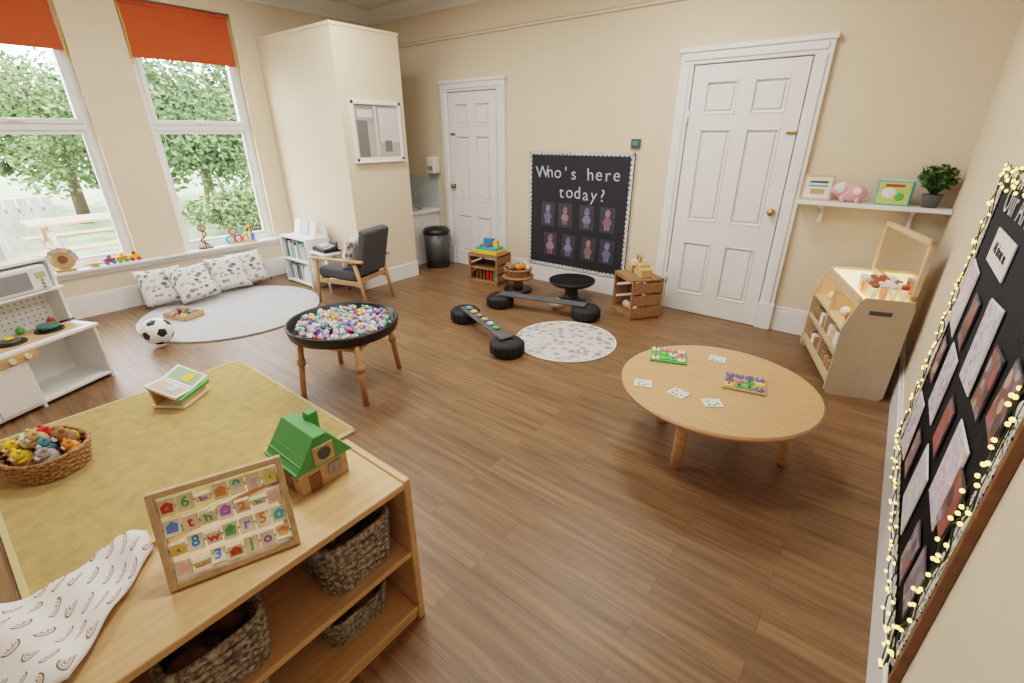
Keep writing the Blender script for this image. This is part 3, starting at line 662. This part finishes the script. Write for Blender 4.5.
# ---------------------------------------------------------------- crates
def crate(name,loc,w,d,h,rz,mid=False):
    b=B(name,loc,rz);t=.014
    for x in(-w/2+.012,w/2-.012):
        for y in(-d/2+.012,d/2-.012):b.box((x,y,h/2),(.024,.024,h),CRATE)
    n=3;sh=(h-.03)/n
    for i in range(n):
        z=.01+sh*(i+.5)
        b.box((0,d/2-.004,z),(w,t,sh*.78),CRATE,bev=.002);b.box((-w/2+.002,0,z),(t,d,sh*.78),CRATE,bev=.002);b.box((w/2-.002,0,z),(t,d,sh*.78),CRATE,bev=.002)
    b.box((0,0,.012),(w-.02,d-.02,.018),CRATE);b.box((0,0,h-.008),(w,d,.016),CRATE)
    if mid:b.box((0,0,h*.5),(w-.02,d-.02,.014),CRATE)
    for y in(-d/2+.006,):b.box((0,y,.02),(w,t,.035),CRATE);b.box((0,y,h-.02),(w,t,.035),CRATE)
    return b
b=crate('wooden_crate',(-3.9,4.48,0),.44,.32,.37,6,True)
for k in range(6):b.box((-.14+k*.055,-.02,.09),(.035,.15,.13),random.choice([GRN,BRN,TAN,DARKW,RED]),bev=.004)
b.done()
b=B('stacked_picture_books',(-3.9,4.48,.371),8);b.box((0,0,.02),(.34,.24,.04),YEL,bev=.003);b.box((0,0,.055),(.3,.2,.03),TEAL,bev=.003);b.box((-.02,.03,.12),(.14,.06,.1),BLU,bev=.004);b.box((.09,.02,.11),(.06,.06,.08),YEL,bev=.004);b.sph((0,-.04,.09),.025,RED);b.sph((-.09,-.05,.09),.022,GRN);b.done()
b=crate('wooden_crate',(-1.87,4.50,0),.42,.34,.42,-38,False)
for k in range(6):b.sph((-.14+k*.055,-.04,.06),.04,random.choice([TAN,CREAM,BRN]),seg=10)
b.done()
b=B('wooden_animal_blocks',(-1.87,4.50,.421),-38)
for x,y,z,w,h in((-.12,0,.04,.1,.08),(.0,.02,.035,.09,.07),(.11,0,.045,.09,.09),(-.06,.01,.11,.1,.06),(.05,.01,.1,.08,.05)):b.box((x,y,z),(w,.12,h),random.choice([PINE,CREAM,TAN]),bev=.01)
b.cyl((-.03,0,.17),.04,.03,PINE,rot=(90,0,0));b.cyl((-.03,-.001,.17),.014,.034,DARKW,rot=(90,0,0));b.done()
# ---------------------------------------------------------------- toy kitchen
b=B('toy_kitchen',(-4.54,.62,0),115.5)
def k_(x0,x1,y0,y1,z0,z1,m,bev=.002):b.bb(x0,x1,y0,y1,z0,z1,m,bev)
KW,KD,KH=1.0,.36,.45
for x in(-.02,-.5,-KW):k_(x,x+.02,0,KD,0,KH-.02,WHITEM)
k_(-KW,0,0,KD,.03,.05,WHITEM);k_(-KW,0,KD-.012,KD,.03,.95,WHITEM)
k_(-KW-.01,.01,-.02,KD,KH-.02,KH,WHITEM)
k_(-.95,-.42,-.02,-.005,KH-.085,KH-.02,PINE)
for i in range(5):b.cyl((-.48-i*.09,-.028,KH-.052),.018,.022,[CREAM,CREAM,CREAM,GREYP,YEL][i],rot=(90,0,0),seg=16)
k_(-KW+.02,-.5,-.01,.005,.05,KH-.09,WHITEM);k_(-.74,-.736,-.0125,-.009,.05,KH-.09,GREYP,0)
for x in(-.78,-.7):b.cyl((x,-.02,.28),.012,.02,PINE,rot=(90,0,0),seg=12)
k_(-.7,-.05,.04,.3,KH,KH+.006,PINE)
for x in(-.2,-.44):b.cyl((x,.15,KH+.011),.085,.012,BLACK)
b.cyl((-.2,.15,KH+.035),.06,.03,mat('toy_pan',(.05,.14,.12),.4),r2=.066);b.cyl((-.44,.15,KH+.02),.055,.02,DGREY);b.tube([(-.14,.15,KH+.04),(-.05,.1,KH+.05)],.008,BLACK)
for x in(-.1,-.3):b.sph((x,.27,KH+.03),.028,random.choice([RED,GRN,ORG]),seg=10)
b.sph((-.44,.15,KH+.04),(.03,.02,.012),YEL,seg=10)
for x in(-.02,-.5,-KW):k_(x,x+.02,KD-.16,KD,KH,.95,WHITEM)
k_(-KW,0,KD-.16,KD,.93,.95,WHITEM);k_(-KW,0,KD-.2,KD,.72,.735,WHITEM)
for i in range(11):
    for j in range(6):b.cyl((-.06-i*.04,KD-.013,KH+.04+j*.04),.006,.004,GREYP,rot=(90,0,0),seg=8)
b.box((-.24,KD-.11,.825),(.36,.17,.17),WHITEM,bev=.008);b.box((-.28,KD-.197,.825),(.2,.006,.12),GREYP,bev=.002);b.box((-.11,KD-.197,.85),(.06,.006,.04),mat('lcdy',(.5,.5,.3),.3))
for j in range(3):b.cyl((-.11,KD-.2,.81-j*.025),.008,.01,GREYP,rot=(90,0,0),seg=8)
b.done()
# ---------------------------------------------------------------- soft toy basket
bk=basket('wicker_basket',(-3.42,.05,.018),.44,.36,.14,WBRN,rz=20,expo=2.4,n=9,taper=.84);bk.done()
b=B('soft_toy_pile',(-3.42,.05,.035),20)
def plush(c,r,m,m2=PWH):
    x,y,z=c;b.sph(c,(r,r*.9,r*.95),m);b.sph((x+r*.55,y-r*.5,z+.9*r),r*.62,m)
    for s in(-1,1):b.sph((x+r*.55+s*r*.45,y-r*.4,z+1.45*r),r*.24,m,seg=10);b.sph((x+r*.75+s*r*.2,y-r*1.02,z+1.05*r),r*.07,BLACK,seg=6);b.sph((x+s*r*.8,y-r*.4,z+.2*r),(r*.3,r*.5,r*.3),m,seg=10)
    b.sph((x+r*.7,y-r*1.0,z+.8*r),r*.26,m2,seg=10)
for c,r,m in(((-.13,-.05,.1),.055,YEL),((0,-.09,.1),.05,YEL),((.12,-.04,.1),.055,C('grey_plush',.35,.33,.32,.9)),((-.07,.08,.12),.055,RED),((.07,.08,.13),.06,BRN),((-.15,.05,.1),.05,TAN),((.14,.06,.1),.045,ORG),((0,0,.16),.05,TAN),((-.05,-.02,.15),.04,PWH),((.07,0,.14),.045,C('teal_plush',.1,.25,.3,.9)),((.02,.12,.1),.05,YEL)):plush(c,r,m)
b.sph((0,0,.05),(.18,.14,.06),BRN);b.done()
# ---------------------------------------------------------------- book stand
b=B('book_on_wooden_stand',(-3.66,.80,.016),35)
b.box((0,0,.012),(.24,.26,.02),CREAM,bev=.003)
b.box((-.1,0,.07),(.016,.24,.13),PINE,r=(0,-8,0),bev=.003);b.box((.1,0,.035),(.016,.24,.05),PINE,bev=.003);b.box((0,0,.105),(.24,.27,.012),PINE,r=(0,24,0),bev=.003)
PG=C('book_page_tan',.62,.45,.3,.6);PG2=C('book_page_green',.3,.5,.3,.6)
for s_,m_ in((-1,PG),(1,PG2)):
    b.box((.0,s_*.085,.135),(.22,.165,.014),SKY,r=(s_*10,24,0),bev=.002);b.box((.004,s_*.087,.1435),(.18,.125,.002),m_,r=(s_*10,24,0))
    b.box((.03,s_*.08,.1335),(.05,.09,.006),[LBL,YEL][s_>0],r=(s_*10,24,0))
b.box((.11,0,.07),(.014,.3,.035),GRN,r=(0,24,0));b.done()
# ---------------------------------------------------------------- sill toys
sz=SZ+.001
b=B('wooden_spiral_toy',(XL+.0,2.12,sz),90);b.box((0,0,.01),(.14,.07,.02),DARKW,bev=.004)
b.tube([(.035*math.cos(t*.5),.02*math.sin(t*.5),.03+t*.0115) for t in range(22)],.009,DARKW);b.cyl((0,0,.15),.007,.27,DARKW);b.torus((0,0,.24),.035,.01,BRN,rot=(90,0,0));b.done()
b=B('coloured_ring_toy',(XL+.0,2.55,sz),80)
for i in range(4):b.torus((-.13+i*.085,0,.055+.0*i),.045,.011,[TEAL,RED,ORG,BLU][i],rot=(90,0,20*i))
for i in range(3):b.torus((-.09+i*.085,0,.15),.04,.01,[RED,TEAL,YEL][i],rot=(90,0,15*i))
b.cyl((.12,0,.12),.009,.24,RED);b.box((0,0,.008),(.32,.06,.014),PINE);b.done()
b=B('wooden_peacock_toy',(XL+.01,.82,sz),80);b.cyl((0,0,.12),.1,.02,PINE,rot=(90,0,0),seg=32)
for k in range(9):
    a=k*math.pi/8;b.cyl((.1*math.cos(a),-.004,.12+.1*math.sin(a)),.025,.02,[PNK,LBL,TAN,CREAM][k%4],rot=(90,0,0),seg=12)
b.cyl((0,-.012,.12),.04,.01,DARKW,rot=(90,0,0));b.box((0,0,.012),(.16,.08,.022),PINE,bev=.004);b.done()
b=B('toy_train',(XL+.01,1.3,sz),90)
for i in range(3):
    b.box((-.12+i*.11,0,.045),(.09,.05,.04),[RED,ORG,YEL][i],bev=.006)
    for s in(-.03,.03):
        for q in(-.028,.028):b.cyl((-.12+i*.11+s,q,.018),.018,.01,[BLU,GRN,RED][i],rot=(90,0,0),seg=14)
b.sph((-.12,0,.08),.022,BLU);b.sph((-.01,0,.08),.022,YEL);b.sph((.1,0,.08),.02,RED);b.done()
b=B('wooden_bowl',(XL+.0,1.05,sz));b.lathe([(0,0),(.03,0),(.06,.04),(.055,.04),(.028,.01),(0,.01)],(0,0,0),PINE);b.done()
# ---------------------------------------------------------------- alcove sink & bin
b=B('sink_counter');b.bb(XL+.002,-5.2,4.32,YB-.003,.72,.76,WHITEM,.005);b.bb(XL+.002,-5.24,4.36,YB-.003,0,.72,WHITEM)
b.bb(XL+.002,-5.2,YB-.012,YB-.002,.76,1.2,mat('pale_blue_tile',(.55,.62,.66),.2));b.lathe([(.17,.765),(.16,.77),(.13,.765)],(-5.5,4.58,0),GREYP)
b.tube([(-5.5,4.82,.76),(-5.5,4.82,.95),(-5.5,4.72,.99),(-5.5,4.68,.95)],.012,mat('chrome',(.7,.7,.7),.15,1));b.done()
b=B('paper_towel_dispenser');b.box((-5.22,YB-.07,1.36),(.16,.12,.22),WHITE,bev=.02,seg=3);b.box((-5.22,YB-.135,1.32),(.09,.006,.06),GREYP,bev=.002);b.done()
b=B('pedal_bin',(-4.98,4.58,0));b.lathe([(0,0),(.165,0),(.18,.5),(.0,.5)],(0,0,0),DGREY,seg=28);b.lathe([(.19,.48),(.193,.51),(.16,.55),(.0,.57)],(0,0,0),BLACK,seg=28);b.box((0,-.18,.02),(.07,.05,.015),BLACK,bev=.003);b.done()
# ---------------------------------------------------------------- outside
GZ=-.15
b=B('garden_ground');b.bb(-40,XL-.4,-15,25,GZ-.1,GZ,mat('garden_lawn',(.2,.24,.13),.95,var=.4,vscale=2));b.done()
b=B('garden_patio');b.bb(-9.4,XL-.45,-4,9,GZ,GZ+.02,mat('patio_slabs',(.34,.33,.3),.9,var=.2,vscale=2));b.done()
LF=mat('tree_leaves',(.075,.12,.04),.7,var=.6,vscale=3);LF2=mat('tree_leaves_light',(.13,.19,.07),.7,var=.5,vscale=3);BARK=mat('bark',(.12,.08,.05),.9)
for x,y,s,m,n in((-12.5,4.5,1.0,LF,10000),(-14,7.2,1.3,LF,8000),(-15,2.6,1.0,LF2,5000),(-13.5,.4,.7,LF2,2600)):
    b=B('garden_tree',(x,y,GZ));b.tube([(0,0,0),(.1,0,1.0),(0,.1,2.2)],[.14,.11,.06],BARK)
    for k in range(7):
        a=k*.9;b.tube([(0,.05,1.0+.2*k),(s*.8*math.cos(a),s*.8*math.sin(a),1.6+.3*k)],[.04,.012],BARK,seg=6)
    for k in range(8):
        a=k*.8;q=s*random.uniform(.4,1.1);b.leaves(n//8,(q*math.cos(a),q*math.sin(a),1.3+random.uniform(0,2.2)*s),(s*.9,s*.9,s*.8),.085,m)
    b.done()
b=B('garden_tree_line')
for k in range(16):b.leaves(700,(-18+random.uniform(-.5,.5),-3+k*1.15,1.0+random.uniform(0,1.4)),(.9,1.2,1.5),.22,LF2 if k%2 else LF)
b.done()
b=B('garden_hedge');b.leaves(6000,(-10.8,5.8,.35),(.4,2.6,.55),.08,LF2);b.done()
b=B('picnic_bench',(-9.7,1.75,GZ),0);OB=wood('outdoor_wood',(.36,.26,.17),1)
for i in range(5):b.box((-.3+i*.15,0,.74),(.13,1.5,.035),OB)
for s in(-.72,.72):
    for i in range(2):b.box((s+(.07 if i else -.07),0,.43),(.12,1.5,.035),OB)
for y in(-.55,.55):
    b.box((0,y,.39),(1.6,.05,.09),OB);b.box((-.42,y,.37),(.09,.05,.86),OB,r=(0,26,0));b.box((.42,y,.37),(.09,.05,.86),OB,r=(0,-26,0));b.box((0,y,.69),(.7,.05,.07),OB)
b.done()
b=B('garden_fence');OF=mat('fence_grey',(.25,.235,.21),.8,var=.2,vscale=3)
for i in range(30):b.box((-12,-3+i*.16,GZ+.45),(.03,.13,.9),OF)
b.box((-12.03,-.6,GZ+.7),(.03,4.9,.08),OF);b.done()
# ---------------------------------------------------------------- lights
def area(name,loc,size,power,col):
    bx=B(name,loc);bx.box((0,0,.03),(size+.04,size+.04,.05),WHITE,bev=.005);bx.box((0,0,.004),(size,size,.004),mat('fill_diffuser',(1,1,1),.5,emit=1));o=bx.done()
    l=bpy.data.lights.new(name+'_lamp','AREA');l.shape='SQUARE';l.size=size;l.energy=power;l.color=col
    lo=bpy.data.objects.new('lamp',l);lo.parent=o;lo.location=(0,0,-.012);bpy.context.scene.collection.objects.link(lo)
for i,(x,y) in enumerate(((-1.4,1.2),(-4.2,1.0),(-1.6,3.4),(-4.0,2.8))):area('added_fill_panel',(x,y,ZC-.056),.6,26,(1,.95,.89))  # unseen panels under the ceiling, added as fill light for the room
w=bpy.data.worlds.new('World');bpy.context.scene.world=w;w.use_nodes=True
bg=w.node_tree.nodes['Background'];bg.inputs[0].default_value=(.9,.95,1,1);bg.inputs[1].default_value=7.5
# ---------------------------------------------------------------- camera
f,th,ya,ro=465.1,.4186,.6682,-.0033
fw=Vector((-math.sin(ya)*math.cos(th),math.cos(ya)*math.cos(th),-math.sin(th)))
rt=Vector((math.cos(ya),math.sin(ya),0));up=rt.cross(fw)
r2=rt*math.cos(ro)+up*math.sin(ro);u2=-rt*math.sin(ro)+up*math.cos(ro)
cd=bpy.data.cameras.new('camera');cam=bpy.data.objects.new('camera',cd);bpy.context.scene.collection.objects.link(cam)
cd.sensor_width=36;cd.sensor_fit='HORIZONTAL';cd.lens=36*f/1024;cd.clip_start=.02
cam.matrix_world=Matrix(((r2.x,u2.x,-fw.x,0),(r2.y,u2.y,-fw.y,0),(r2.z,u2.z,-fw.z,1.75),(0,0,0,1)))
bpy.context.scene.camera=cam
vs=bpy.context.scene.view_settings
vs.view_transform='Filmic';vs.look='Medium High Contrast';vs.exposure=.58
